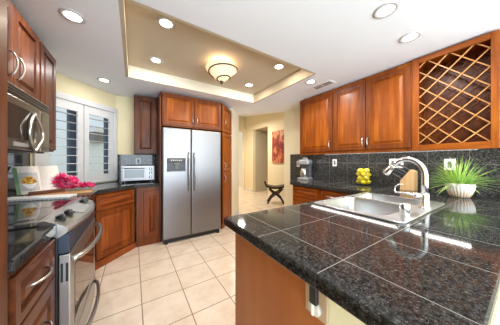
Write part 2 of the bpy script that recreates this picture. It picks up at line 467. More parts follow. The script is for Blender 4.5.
# window: white casing, dark sash, pane
wf = struct(bpy.data.objects.new('window_1', None)); C.objects.link(wf); wf.location = (WX, WY, 0); wf.rotation_euler = (0, 0, PI/4)
m = MB(); z1 = 2.115; z0 = .93
m.box(-1.02, -.012, -.045, -.001, z1-.075, z1, .004); m.box(-1.02, -.955, -.045, -.001, z0, z1-.075, .004); m.box(-.062, -.012, -.045, -.001, z0, z1-.075, .004)
m.box(-.955, -.062, -.045, -.001, z0, z0+.045, .004)
m.build('window_frame', white, wf)
m = MB(); m.box(-.96, -.06, .085, .13, 1.98, 2.05); m.box(-.96, -.06, .085, .13, .98, 1.03)
m.box(-.96, -.92, .085, .13, 1.03, 1.98); m.box(-.105, -.06, .07, .13, 1.03, 1.98); m.box(-.61, -.51, .085, .13, 1.03, 1.98)
m.build('window_sash', slate, wf)
# two plantation shutters
def shutter(s0, s1, label):
    s0 += .004; s1 -= .004
    t = thing('plantation_shutter', label, 'shutter', (WX - s0*.7071, WY - s0*.7071, .976), PI/4, 'white plantation shutters')
    w = s1-s0; zt = 1.064
    m = MB(); st = .062
    m.box(-w, -w+st, -.028, 0, 0, zt, .003); m.box(-st-.01, 0, -.028, 0, 0, zt, .003)
    m.box(-w+st, -st-.01, -.028, 0, 0, .075, .003); m.box(-w+st, -st-.01, -.028, 0, zt-.115, zt, .003)
    m.build('shutter_frame', white, t)
    n = 8; z_0, z_1 = .075, zt-.115; dz = (z_1-z_0)/n
    for k in range(n):
        zc = z_0 + dz*(k+.5); m = MB()
        pts = []
        tilt = math.radians(4)
        for q in range(12):
            th = 2*PI*q/12; yy = .052*math.cos(th); zz = .0055*math.sin(th)
            pts.append((-.014 + yy*math.cos(tilt) - zz*math.sin(tilt), zc + yy*math.sin(tilt) + zz*math.cos(tilt)))
        m.prism(pts, 'x', -w+st+.002, -st-.012); m.build('louver', white, t)
shutter(.064, .506, 'white louvered shutter panel on the right, nearest the toaster oven')
shutter(.508, .952, 'white louvered shutter panel on the left, behind the pink flowers')
t = thing('wall_lantern', 'grey tapered outdoor fixture under a white ledge seen through the right shutter', 'outdoor fixture', (-1.03, 5.28-.14, 1.55), PI/4)
t.location = (WX + 1.18*.7071 - 1.999*.7071, WY + 1.18*.7071 + 1.999*.7071, 1.70)
MB().box(-.20, .20, -.25, 0, .26, .40, .01).build('ledge', white, t)
MB().loft([[(-.16, -.20, .26), (.16, -.20, .26), (.16, -.0, .26), (-.16, -.0, .26)], [(-.13, -.14, .02), (.13, -.14, .02), (.13, 0, .02), (-.13, 0, .02)]], cap0=True).build('shade', fixture_grey, t)
for s_ in (0,): pass

# ================================================================== cabinets
def handle(par, x, z, length, vertical=True, y=0., mat=None, out=.032, r=.0055):
    pts = []
    n = 10
    for k in range(n+1):
        u = k/n; d = -length/2 + length*u; o = -out*math.sin(PI*u)**.6 if 0 < u < 1 else .004
        pts.append((x, y+o, z+d) if vertical else (x+d, y+o, z))
    return MB().tube(pts, r, 8).build('handle', mat or steel_lt, par)
def base_front(par, name, x0, x1, z0, z1, mat, stile=.055, hd=None):
    o = MB().panel(x0, x1, z0, z1, stile=stile).build(name, mat if isinstance(mat, list) else [mat, mat], par)
    if hd:
        hx, hz_, ln, vert = hd; handle(o, hx, hz_, ln, vert)
    return o
def cabinet(name, label, loc, rotz, w, h, d, fronts, mat=None, math_=None, crown=False, foot=.0, group=None, clip=False, lip=0., frame=None):
    """local frame: x to the right along the face, y into the wall; fronts at y in [0,.02]"""
    mat = mat or cherry
    t = thing(name, label, 'cabinet', loc, rotz, group)
    m = MB()
    if clip:
        m.prism([(.0205, .0205), (w, .0205), (w, d), (d, d)], 'z', foot, h); m.prism([(.035, .035), (w, .035), (w, d), (d, d)], 'z', 0, foot)
    else:
        m.box(0, w, .0205, d, foot+lip, h, .002, 1)
        if lip: m.box(0, w, .0205, .05, foot, foot+lip)
        if foot: m.box(0.0, w, .035, d, 0, foot)
    m.build('carcass', mat, t)
    if crown: MB().box(-.0, w, -.012, .0205, h-.035, h, .004).build('crown_moulding', math_ or cherry_h, t)
    for f in fronts:
        k, x0, x1, za, zb, hd = f
        base_front(t, k, x0, x1, za, zb, ((math_ or cherry_h) if k == 'drawer' else [frame or mat, mat]), .035 if k == 'drawer' and zb-za < .2 else .058, hd)
    return t
R90 = PI/2
# tall cabinet at the near left
t = thing('tall_cabinet', 'tall cherry cabinet side running floor to ceiling at the left edge of the picture', 'cabinet', (-.352, .36, 0), R90)
MB().box(0, .585, .0, .60, .0, 2.335, .003, 1).build('carcass', cherry, t)
# upper cabinets, left wall (front at x=-.65)
UB, UT = 1.34, 2.265
cabinet('wall_cabinet', 'cherry two-door wall cabinet above the microwave', (-.65, 1.42, 1.705), R90, .775, UT-1.705, .33,
        [('door', .004, .385, .01, UT-1.705-.01, (.345, .16, .16, True)), ('door', .389, .771, .01, UT-1.705-.01, (.43, .16, .16, True))])
cabinet('wall_cabinet', 'narrow cherry wall cabinet between the microwave and the shuttered window', (-.65, 2.205, UB), R90, .385, UT-UB, .33,
        [('door', .02, .365, .015, UT-UB-.012, None)])
# upper cabinet by the toaster (front y=3.46)
cabinet('wall_cabinet', 'narrow cherry wall cabinet above the toaster oven beside the refrigerator', (.005, 3.455, 1.365), 0, .332, .955, .33,
        [('door', .012, .32, .012, .94, None)], crown=False)
# refrigerator surround
FY = 3.10
t = thing('end_panel', 'tall cherry end panel standing between counter and refrigerator', 'panel', (.339, FY, 0))
MB().box(0, .022, 0, .685, 0, 2.32, .002, 1).build('panel_board', cherry, t)
cabinet('wall_cabinet', 'wide cherry two-door cabinet above the stainless refrigerator', (.376, FY-.02, 1.80), 0, .985, .52, .70,
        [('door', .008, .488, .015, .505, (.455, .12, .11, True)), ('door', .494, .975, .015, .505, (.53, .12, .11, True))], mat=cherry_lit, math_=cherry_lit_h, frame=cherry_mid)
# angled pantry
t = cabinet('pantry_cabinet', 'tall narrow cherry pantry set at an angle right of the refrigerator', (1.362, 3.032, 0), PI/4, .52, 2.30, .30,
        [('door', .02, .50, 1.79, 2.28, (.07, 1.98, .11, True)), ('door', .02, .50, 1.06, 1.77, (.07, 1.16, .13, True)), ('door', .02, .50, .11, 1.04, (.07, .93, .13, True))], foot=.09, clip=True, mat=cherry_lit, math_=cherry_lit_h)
# base cabinets, left run
BH = .862
cabinet('base_cabinet', 'cherry drawer base cabinet left of the range', (-.343, .955, 0), R90, .40, BH, .60,
        [('drawer', .012, .388, .66, .845, (.2, .755, .15, False)), ('drawer', .012, .388, .36, .65, (.2, .50, .15, False)), ('drawer', .012, .388, .11, .35, (.2, .23, .15, False))], foot=.09)
cabinet('base_cabinet', 'narrow cherry base filler cabinet just beyond the range', (-.350, 2.135, 0), R90, .53, BH, .60,
        [('door', .02, .36, .11, .845, None)], foot=.09)
# angled corner base: face line x-y=-3.075
q = 3.072
cabinet('base_cabinet', 'angled corner base cabinet with a wide drawer and door below the window', (-.37, -.37+q, 0), PI/4, .555, BH, .58,
        [('drawer', .015, .54, .67, .848, None), ('door', .015, .54, .10, .65, None)], mat=cherry_red, math_=cherry_red_h, frame=cherry_mid)
m = MB(); m.box(-.002, .557, -.004, .02, 0, .085, .003); ob = m.build('plinth', cherry_red_h, [o for o in C.objects if o.get('label', '').startswith('angled corner base')][0])
cabinet('base_cabinet', 'small cherry base cabinet with one door between corner and refrigerator', (.035, 3.082, 0), 0, .302, BH, .66,
        [('door', .09, .30, .13, .80, None)], foot=.0, mat=cherry_mid)
# right wall uppers (front x=2.53); local x runs toward the camera
RT, RB = 2.335, 1.357
H_ = RT-RB; RD = .325
cabinet('wall_cabinet', 'single-door cherry wall cabinet above the coffee maker', (2.53, 2.30, RB), -R90, .664, H_, RD,
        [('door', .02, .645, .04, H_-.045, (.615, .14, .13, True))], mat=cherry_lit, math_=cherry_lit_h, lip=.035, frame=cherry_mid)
cabinet('wall_cabinet', 'two-door cherry wall cabinet between coffee-maker cabinet and wine rack', (2.53, 1.634, RB), -R90, .921, H_, RD,
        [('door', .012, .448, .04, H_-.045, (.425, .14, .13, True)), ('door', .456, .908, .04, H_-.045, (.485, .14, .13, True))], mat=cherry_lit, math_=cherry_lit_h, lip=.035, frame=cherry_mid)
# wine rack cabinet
t = thing('wine_rack_cabinet', 'open cherry wall cabinet with diagonal wine lattice', 'wine rack', (2.53, .711, RB), -R90)
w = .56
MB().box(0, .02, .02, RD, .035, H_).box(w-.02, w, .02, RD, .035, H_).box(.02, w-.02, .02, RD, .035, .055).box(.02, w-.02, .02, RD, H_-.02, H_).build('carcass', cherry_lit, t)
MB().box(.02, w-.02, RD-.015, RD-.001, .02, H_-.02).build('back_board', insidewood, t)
MB().box(0, .055, 0, .02, 0, H_, .003, 1).build('stile', cherry_lit, t)
MB().box(w-.047, w, 0, .02, 0, H_, .003, 1).build('stile', cherry_lit, t)
MB().box(.055, w-.047, 0, .02, 0, .062, .003, 1).build('rail', cherry_lit_h, t)
MB().box(.055, w-.047, 0, .02, H_-.055, H_, .003, 1).build('rail', cherry_lit_h, t)
def lattice(y0, y1, mat):
    X0, X1, Z0, Z1 = .03, w-.03, .03, H_-.03
    for sg in (1, -1):
        ks = range(-12, 14)
        for k in ks:
            c0 = .06 + k*.160                      # z = c0 + sg*(x-X0)
            pts = []
            for xx in (X0, X1):
                zz = c0 + sg*(xx-X0)
                if Z0 <= zz <= Z1: pts.append((xx, zz))
            for zz in (Z0, Z1):
                xx = X0 + (zz-c0)*sg
                if X0 < xx < X1: pts.append((xx, zz))
            if len(pts) < 2: continue
            (xa, za), (xb, zb) = pts[:2]
            if math.hypot(xb-xa, zb-za) < .06: continue
            L = math.hypot(xb-xa, zb-za); nx, nz = -(zb-za)/L*.0042, (xb-xa)/L*.0042
            yy = (y0, (y0+y1)/2) if sg > 0 else ((y0+y1)/2, y1)
            MB().prism([(xa+nx, za+nz), (xb+nx, zb+nz), (xb-nx, zb-nz), (xa-nx, za-nz)], 'y', yy[0], yy[1]).build('lattice_slat', mat, t)
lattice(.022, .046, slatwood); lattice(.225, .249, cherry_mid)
# right base run (front x=2.17) and peninsula
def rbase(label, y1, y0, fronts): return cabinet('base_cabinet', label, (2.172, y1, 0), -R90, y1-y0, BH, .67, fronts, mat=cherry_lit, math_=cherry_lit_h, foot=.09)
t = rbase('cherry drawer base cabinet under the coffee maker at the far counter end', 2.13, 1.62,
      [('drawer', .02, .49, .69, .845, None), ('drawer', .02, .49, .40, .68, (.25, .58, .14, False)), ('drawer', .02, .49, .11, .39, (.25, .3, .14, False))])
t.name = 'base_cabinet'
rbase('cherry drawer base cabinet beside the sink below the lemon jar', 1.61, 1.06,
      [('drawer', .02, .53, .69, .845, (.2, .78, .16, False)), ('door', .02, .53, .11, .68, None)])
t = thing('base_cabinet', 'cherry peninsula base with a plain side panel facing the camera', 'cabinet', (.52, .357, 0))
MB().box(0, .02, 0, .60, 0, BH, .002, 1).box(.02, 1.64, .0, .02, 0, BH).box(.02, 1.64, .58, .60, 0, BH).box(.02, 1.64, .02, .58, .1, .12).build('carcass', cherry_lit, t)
MB().box(-.012, 0, .0, .60, 0, BH, .002, 1).build('side_panel', panelwood, t)
# open the carcass for the sink bowls
struct(MB().box(.515, 2.85, .10, .355, 0, .860).build('wall_pony', pony_m))

# ================================================================== worktops
def worktop(label, outer, holes=(), mats=None, th=.052):
    t = thing('worktop', label, 'worktop', (0, 0, .862))
    m = MB(); m.slab(outer, holes, .004, th, .007, 2); o = m.build('slab', mats or [gr_top], t)
    return t
t = worktop('black granite tile worktop of the peninsula and right wall holding the sink',
        [(.455, .05), (.455, 1.0), (2.15, 1.0), (2.15, 2.15), (2.852, 2.852), (2.852, .05)],
        [[(1.215, .395), (2.03, .395), (2.03, .935), (1.215, .935)]])
m = MB(); m.box(.453, .4545, .055, .996, .012, .038); m.build('edge_strip', gr_edge, t)
worktop('short black granite worktop left of the range', [(-.977, .955), (-.343, .955), (-.343, 1.352), (-.977, 1.352)], mats=[gr_plain])
worktop('black granite corner worktop under the window and toaster oven',
        [(-.977, 2.138), (-.343, 2.138), (-.343, 2.707), (.018, 3.06), (.337, 3.06), (.337, 3.785), (-.249, 3.785), (-.977, 3.05)], mats=[gr_plain])
# backsplashes
t = tag(MB().box(2.838, 2.858, .05, 2.83, .9145, 1.390).build('backsplash', gr_splash_r), 'black granite tile backsplash along the right wall under the cabinets', 'backsplash')
t = tag(MB().box(-.24, .337, 3.768, 3.788, .9145, 1.36).build('backsplash', gr_splash_b), 'black granite backsplash behind the toaster oven', 'backsplash')
t = tag(MB().box(-.978, -.96, .955, 3.0, .9145, 1.36).build('backsplash', gr_plain), 'black granite backsplash behind the range and cookbook', 'backsplash')

# ================================================================== ceiling fixtures
def recessed(label, x, y, z, lens, watts, col, proto=[None]):
    t = thing('recessed_light', label, 'ceiling light', (x, y, z), 0, 'recessed ceiling lights')
    m = MB(); m.lathe([(.078, 0), (.078, -.003), (.072, -.009), (.054, -.006), (.050, .0)], 36); 
    m.build('trim_ring', ring_m, t)
    MB().lathe([(.0515, -.0055), (.04, -.0065), (.001, -.007)], 32).build('lens', lens, t)
    lamp('recessed_lamp', (x, y, z-.0085), watts, .08, col)
    return t
WH = (1, .98, .96); WM = (1, .90, .74)
recessed('recessed ceiling light at upper left, above the microwave cabinets', -.387, 1.887, CZ, bulb_m, RECESSED_W, WH)
recessed('recessed ceiling light above the shuttered window', -.337, 3.151, CZ, bulb_m, RECESSED_W*.35, WH)
recessed('recessed ceiling light beside the ceiling air vent', 2.068, 1.666, CZ, bulb_m, RECESSED_W, WH)
recessed('largest recessed ceiling light, at the top edge of the picture', 1.549, .583, CZ, bulb_m, RECESSED_W, WH)
recessed('recessed ceiling light next to the wine rack', 2.066, .595, CZ, bulb_m, RECESSED_W, WH)
recessed('glowing recessed light in the tan tray, nearest the tray front left corner', .249, 1.806, TZ, bulb_warm, TRAY_W, WM)
recessed('recessed light in the tan tray above the refrigerator cabinet', .235, 2.534, TZ, bulb_warm, TRAY_W, WM)
recessed('recessed light in the tan tray nearest its right corner', 1.627, 1.828, TZ, bulb_warm, TRAY_W, WM)
recessed('small recessed light in the tan tray right behind the glass bowl lamp', 1.606, 2.54, TZ, bulb_warm, TRAY_W, WM)
t = thing('semi_flush_lamp', 'alabaster glass bowl ceiling lamp with bronze spiral in the tray', 'ceiling light', (.945, 2.15, TZ))
MB().lathe([(.07, 0), (.075, -.012), (.055, -.03), (.02, -.035)], 28).build('canopy', bronze, t)
MB().lathe([(.014, -.03), (.014, -.13)], 12).build('stem', bronze, t)
MB().lathe([(.02, -.055), (.175, -.060), (.198, -.075), (.192, -.095), (.160, -.125), (.115, -.165), (.092, -.195), (.060, -.222), (.022, -.238), (.004, -.24)], 44).build('glass_bowl', alab, t)
def prof_r(z): 
    P = [(-.075, .200), (-.095, .195), (-.125, .164), (-.165, .119), (-.195, .096), (-.222, .064), (-.238, .026)]
    for (za, ra), (zb, rb) in zip(P, P[1:]):
        if zb <= z <= za: return ra + (rb-ra)*(z-za)/(zb-za)
    return .03
pts = []
for k in range(60):
    u = k/59; zz = -.085 - .15*u; th = math.radians(-20) - u*2*PI*1.55; rr = prof_r(zz)+.004
    pts.append((rr*math.cos(th), rr*math.sin(th), zz))
MB().tube(pts, .008, 8).build('spiral', bronze, t)
MB().lathe([(.012, -.236), (.026, -.240), (.026, -.246), (.016, -.254), (.02, -.262), (.006, -.275)], 20).build('finial', bronze, t)
lamp('flush_lamp', (.945, 2.15, TZ-.050), FLUSH_W*.35, .16, (1, .76, .48), (PI, 0, 0))
lamp('flush_lamp_down', (.945, 2.15, TZ-.30), FLUSH_W, .2, (1, .82, .58))
# air vent
t = thing('air_vent', 'long white ceiling air vent beside the wall cabinets', 'vent', (2.305, 1.725, CZ))
MB().box(-.075, .075, -.235, .235, -.008, 0, .003).build('vent_frame', vent_m, t)
for k, y0 in enumerate((-.205, -.065, .075)):
    if k < 2: MB().box(-.05, .05, y0, y0+.12, -.0095, -.0082).build('grille', vent_d, t)
    m = MB()
    for j in range(5): m.box(-.05+j*.0235, -.046+j*.0235, y0, y0+.12, -.0105, -.0096)
    m.build('vane', vent_m, t)
# under-cabinet tube
t = thing('under_cabinet_light', 'white tube light fixed beneath the right wall cabinets', 'light', (2.64, 1.20, RB+.035))
MB().box(-.026, .026, -.9, .93, -.012, -.001, .003).build('housing', white, t)
MB().box(-.022, .022, -.88, .91, -.027, -.0122, .003).build('tube', tube_m, t)

# ================================================================== refrigerator
t = thing('refrigerator', 'stainless side-by-side refrigerator with a door dispenser', 'refrigerator', (.353+.01, 2.95, 0))
FW = .925; FH = 1.755; sp = .415
MB().box(.004, FW-.004, .07, .75, .03, FH-.015, .006).build('body', darkgrey, t)
d1 = MB().box(0, sp-.003, 0, .065, .075, FH, .014, 3).build('freezer_door', steel_fr, t)
d2 = MB().box(sp+.003, FW, 0, .065, .075, FH, .014, 3).build('fridge_door', steel_fr, t)
MB().box(.02, FW-.02, .03, .09, .015, .07, .004).build('kick_grille', black, t)
for x in (.03, FW-.07): MB().box(x, x+.045, .01, .06, 0, .03, .004).build('foot', black, t)
for d_, x, bx in ((d1, sp-.045, -1), (d2, sp+.045, 1)):
    pts = [(x, .0, .78)] + [(x, -.055*math.sin(PI*k/14)**.5 - .004, .78+.60*k/14) for k in range(1, 14)] + [(x, .0, 1.38)]
    MB().tube(pts, .0125, 10).build('handle', steel, d_)
MB().box(.055, .325, -.006, .0, 1.09, 1.295, .003).box(.055, .325, -.01, .0, 1.225, 1.295, .003).build('dispenser_panel', disp_m, d1)
MB().box(.070, .310, -.0075, -.004, 1.10, 1.222).build('dispenser_recess', black, d1)
m = MB(); m.box(.15, .23, -.035, -.0076, 1.185, 1.222, .004); m.box(.165, .215, -.025, -.0076, 1.125, 1.185, .004); m.box(.08, .30, -.03, -.0076, 1.10, 1.108)
m.build('dispenser_spout', darkgrey, d1)
m = MB()
for k in range(6): m.lathe([(.008, -.0115), (.008, -.0101)], 10, c=(.12+k*.028, 0, 1.262), axis='y')
m.build('dispenser_button', white_pl, d1)

# ================================================================== microwave
MX, MY0, MW = -.592, 1.425, .76
t = thing('microwave', 'over-the-range microwave with a pointed oval handle under the left cabinets', 'microwave', (MX, MY0, 1.31), R90)
MH = .393
MB().box(0, MW, .03, .365, 0, MH, .004).build('body', black, t)
dr = MB().box(.0, .585, .0, .03, .012, .325, .006).build('door', mwsteel, t)
MB().box(.05, .50, -.002, .0, .075, .275).build('window', glass_dark, dr)
MB().box(.588, MW, .0, .03, .012, .325, .006).build('control_panel', mwsteel, t)
MB().box(.61, .745, -.002, 0, .05, .30).build('keypad', glass_dark, t)
m = MB(); m.box(.0, MW, .004, .03, .328, MH, .003)
m.build('vent_top', mwsteel, t)
m = MB()
for k in range(3): m.box(.01, MW-.01, .001, .0042, .336+k*.019, .344+k*.019)
m.build('vent_slot', black, t)
MB().box(.22, .40, -.003, 0, .03, .055).build('badge', grey, dr)
def arc_handle(sg, cx, h, b):
    return [(cx + sg*b*math.sin(PI*k/16), -.008-.010*math.sin(PI*k/16), .137 - h/2 + h*k/16) for k in range(17)]
MB().tube(arc_handle(-1, .465, .27, .105), .0105, 10).tube(arc_handle(1, .465, .27, .105), .0105, 10).build('handle', steel_lt, dr)

# ================================================================== range
RY0, RW = 1.362, .765
t = thing('range', 'stainless slide-in range with a black glass cooktop and front controls', 'range', (-.34, RY0, 0), R90)
MB().box(.002, RW-.002, .0, .61, .06, .905, .003).build('body', black, t)
MB().box(.01, RW-.01, .04, .60, 0, .06).build('plinth', black, t)
m = MB(); m.box(.0, RW, .06, .615, .905, .922, .005); m.build('cooktop', glass_cook, t)
for (cx, cy, r) in ((.2, .2, .10), (.56, .2, .08), (.2, .46, .075), (.56, .46, .10)):
    MB().lathe([(r, .9222), (r, .9226), (r-.002, .9227), (.001, .9227)], 40, c=(cx, cy, 0)).build('burner_mark', burner_m, t)
# bowed control panel
loops = []
n = 16
for k in range(n+1):
    u = k/n; x = RW*u; b = .045*(1-(2*u-1)**2)
    loops.append([(x, .075, .905), (x, .075, .936), (x, .045, .938), (x, -.03-b, .898), (x, -.042-b, .882), (x, -.035-b, .862), (x, .0, .838)])
cp = MB().loft(loops, cap0=True, cap1=True).build('control_panel', steel_lt, t)
def on_panel(x, f):          # point on the sloping face, f from 0 (back) to 1 (front)
    b = .045*(1-(2*x/RW-1)**2); return Vector((x, .045 + (-.03-b-.045)*f, .938 + (.898-.938)*f))
for x in (.085, .185, .575, .675):
    c_ = on_panel(x, .5)
    m = MB(); m.lathe([(.030, 0), (.030, .006), (.022, .010), (.021, .026), (.017, .03)], 24)
    k = m.build('knob', black, t); k.location = c_; k.rotation_euler = (-.45, 0, 0)
    m = MB(); m.box(-.004, .004, -.02, .02, .029, .036, .002); kk = m.build('grip', steel_lt, k)
p0, p1 = on_panel(.38, .15), on_panel(.38, .88)
m = MB(); m.loft([[(.26, p1.y, p1.z+.0015), (.51, p1.y, p1.z+.0015), (.51, p0.y, p0.z+.0025), (.26, p0.y, p0.z+.0025)],
                  [(.26, p1.y, p1.z+.004), (.51, p1.y, p1.z+.004), (.51, p0.y, p0.z+.004), (.26, p0.y, p0.z+.004)]], cap0=True)
m.build('display', grey, cp)
MB().box(.001, RW-.001, -.046, -.0005, .752, .855, .004).build('upper_fascia', blue_black, t)
od = MB().box(.002, RW-.002, -.05, -.002, .235, .745, .006).build('oven_door', steel, t)
MB().box(.09, RW-.09, -.0525, -.05, .30, .64).build('oven_window', glass_oven, od)
m = MB()
for j in range(2): m.box(.0005, .002, -.042+j*.02, -.032+j*.02, .60, .70)
m.build('vent_slot', black, od)
def bow(z, out, sag, r):
    return [(.035 + (RW-.07)*k/18, -.05 - out*math.sin(PI*k/18)**.55, z - sag*math.sin(PI*k/18)) for k in range(19)]
MB().tube(bow(.70, .075, -.0, .014), .014, 12).build('handle', steel_lt, od)
sd = MB().box(.002, RW-.002, -.05, -.002, .065, .23, .006).build('storage_drawer', steel, t)
MB().tube(bow(.195, .06, 0, .012), .012, 12).build('handle', steel, sd)

# ================================================================== cookbook corner
CT = .9145
board = thing('cutting_board', 'tan wooden cutting board on the corner counter beneath the cookbook', 'cutting board', (-.62, 2.62, CT), math.radians(6))
MB().box(-.24, .24, -.13, .12, 0, .016, .004).build('board', boardwood, board)
mt = tag(MB().box(-.24, .22, -.08, .075, 0, .02, .004).build('place_mat', mat_m, loc=(-.69, 2.36, CT), rotz=math.radians(-12)), 'folded white and grey checked mat at the back edge of the cooktop', 'mat')
st = thing('cookbook_stand', 'dark wooden book stand holding the open cookbook', 'book stand', (-.755, 2.60, CT+.0165), math.radians(35))
MB().box(-.10, .15, -.055, -.035, 0, .034, .003).box(-.10, .15, -.035, .035, 0, .008).build('ledge', darkwood, st)
MB().loft([[(-.06, .035, .008), (.06, .035, .008), (.06, .05, .008), (-.06, .05, .008)], [(-.05, .10, .22), (.05, .10, .22), (.05, .11, .22), (-.05, .11, .22)]], cap0=True).build('back_rest', darkwood, st)
bk = thing('cookbook', 'open cookbook with a pasta picture propped on its stand', 'book', (-.755, 2.60, CT+.025), math.radians(35))
lean = .42
def page_loops(sg, w, h, th):
    out = []
    n = 8
    for k in range(n+1):
        u = k/n; x = sg*w*u*(.93 if sg < 0 else 1.0); yb = .012 - .040*math.sin(PI*min(1.0, u*1.9)/2)*(1-u*.3) + (.075 if sg < 0 else .035)*u*u
        out.append((x, yb))
    return out
for sg, nm in ((-1, 'left_pages'), (1, 'right_pages')):
    m = MB(); pts = page_loops(sg, .148, .26, .01); L = []
    for (x, yb) in pts:
        th = .012
        L.append([(x, -.028+yb, .0), (x, -.028+yb+lean*.26, .26), (x, -.028+yb+th+lean*.26, .26), (x, -.028+yb+th, 0)])
    m.loft(L, cap0=True, cap1=True); pg = m.build('pages', page_m, bk)
    if sg < 0:
        m = MB(); n = 5
        P = [p for p in pts if .012 < -p[0] < .16]
        def q_(x, yb, z): return (x, -.0295+yb+lean*z, z)
        for (xa, ya), (xb, yb2) in zip(P, P[1:]): m.poly([q_(xa, ya, .03), q_(xb, yb2, .03), q_(xb, yb2, .20), q_(xa, ya, .20)])
        m.build('photo_background', photo_m, pg)
        m = MB(); xs = [-.05, -.065, -.085, -.105, -.118]
        def yy(x): 
            for (xa, ya), (xb, yb2) in zip(pts, pts[1:]):
                if xb <= x <= xa: return ya + (yb2-ya)*(x-xa)/(xb-xa)
            return 0
        def q2(x, z, o=-.0305): return (x, o+yy(x)+lean*z, z)
        top = []; bot = []
        for k in range(13):
            x = -.030 - .092*k/12; top.append(q2(x, .105+.062*math.sin(PI*k/12)**.7)); bot.append(q2(x, .105-.012*math.sin(PI*k/12)))
        for k in range(12): m.poly([top[k], top[k+1], bot[k+1], bot[k]])
        m.build('pasta_picture', food, pg)
        m = MB(); bowl = []
        for k in range(12):
            a0, a1 = [(-.032-.088*j/12) for j in (k, k+1)]
            m.poly([q2(a0, .104-.012*math.sin(PI*k/12), -.0303), q2(a1, .104-.012*math.sin(PI*(k+1)/12), -.0303), q2(a1, .1-.050*math.sin(PI*(k+1)/12), -.0303), q2(a0, .1-.050*math.sin(PI*k/12), -.0303)])
        m.build('bowl_picture', paper_w, pg)
m = MB(); m.box(-.152, .152, .0, .004, -.002, .268)
cv_ = m.build('cover', plain('cover_green', (.05, .14, .06), .5), bk); cv_.rotation_euler = (-math.atan(lean), 0, 0); cv_.location = (0, .018, 0)
# flowers
fl = thing('flower_bunch', 'bunch of magenta pink flowers lying on the cutting board', 'flowers', (-.55, 2.69, CT+.017), math.radians(10))
rnd = random.Random(3)
def blossom_mesh(r, rd):
    m = MB()
    for k in range(6):
        th = 2*PI*k/6 + rd.uniform(-.2, .2); up = rd.uniform(.2, .8)
        dx, dy = math.cos(th), math.sin(th)
        side = Vector((-dy, dx, 0)); out = Vector((dx, dy, up)).normalized()
        a_ = Vector((0, 0, 0)); L = r*rd.uniform(.8, 1.1)
        p1 = a_ + out*L*.5 + side*L*.35; p2 = a_ + out*L + side*L*.12 + Vector((0, 0, .2*L)); p3 = a_ + out*L - side*L*.12 + Vector((0, 0, .2*L)); p4 = a_ + out*L*.5 - side*L*.35
        m.poly([a_, p4, p3, p2, p1])
    m.lathe([(.001, 0), (.006, .003), (.004, .01), (.0005, .012)], 8)
    return m
protos = []
for k in range(4):
    o = blossom_mesh(.042, rnd).build('blossom', pink if k < 3 else pinkl, fl); o.location = (0, 0, .1+.005*k); protos.append(o)
for k in range(64):
    u = rnd.random()
    if u < .62: x = rnd.uniform(-.13, .02); hmax = .17*(1 - abs(x+.07)/.14) + .03
    else: x = rnd.uniform(.0, .15); hmax = .055*(1-(x/.2)) + .015
    z = rnd.uniform(.03, max(.036, hmax)); y = rnd.uniform(-.055, .05)
    o = protos[k % 4].copy() if k >= 4 else protos[k]
    if k >= 4: C.objects.link(o)
    o.parent = fl; o.location = (x, y, z); o.rotation_euler = (rnd.uniform(-.9, .9), rnd.uniform(-.9, .9), rnd.uniform(0, 6))
for k in range(10):
    m = MB(); x = rnd.uniform(-.10, .1); y = rnd.uniform(-.05, .05); th = rnd.uniform(0, 6)
    m.tube([(x, y, .004), (x+.02*math.cos(th), y+.02*math.sin(th), .02), (x*.7, y*.7, .045)], .002, 6); m.build('flower_stem', leaf_d, fl)

# ================================================================== toaster oven
t = thing('toaster_oven', 'stainless toaster oven with glass door on the back counter', 'toaster oven', (-.165, 3.40, CT))
TW, TH_ = .462, .265
MB().box(0, TW, .012, .31, .02, TH_, .02, 3).build('body', steel, t)
MB().box(.004, TW-.004, 0, .014, .024, TH_-.006, .006).build('fascia', steel_dk, t)
d_ = MB().box(.02, .335, -.012, .0, .045, .235, .005).build('door', steel_dk, t)
MB().box(.045, .312, -.0135, -.012, .068, .20).build('glass', plain('toaster_glass', (.12, .15, .155), .18, .0), d_)
MB().tube([(.04, -.012, .218), (.05, -.035, .218), (.305, -.035, .218), (.315, -.012, .218)], .007, 8).build('handle', black, d_)
for z in (.075, .14, .205):
    k = MB().lathe([(.022, -.001), (.021, -.012), (.016, -.020), (.001, -.021)], 20, axis='y').build('knob', darkgrey, t); k.location = (.40, 0, z)
    MB().box(-.003, .003, -.025, -.02, -.014, .014).build('pointer', steel_lt, k)
for x in (.04, TW-.06):
    for y in (.03, .27): MB().box(x, x+.025, y, y+.02, 0, .0205).build('foot', black, t)

# outlets ------------------------------------------------------------
def outlet(label, loc, rotz, w=.075, h=.118, gangs=1):
    t = thing('wall_outlet', label, 'outlet', loc, rotz, 'wall outlets')
    MB().box(-w*gangs/2, w*gangs/2, -.006, 0, -h/2, h/2, .002).build('cover_plate', white_pl, t)
    for g in range(gangs):
        gx = (g - (gangs-1)/2)*w*.85
        m = MB(); m.box(gx-.016, gx+.016, -.0085, -.006, -.034, .034, .001); o = m.build('socket', darkgrey, t)
    return t
outlet('white outlet in the backsplash just left of the lemon jar', (2.837, 1.80, 1.222), -R90)
outlet('white outlet behind the coffee maker', (2.837, 2.60, 1.19), -R90)
outlet('white double switch plate behind the kitchen faucet', (2.837, .955, 1.22), -R90, gangs=2)
outlet('white outlet behind the grass plant', (2.837, .485, 1.212), -R90, .085, .12)
outlet('white outlet on the backsplash above the toaster oven', (.07, 3.767, 1.245), 0)

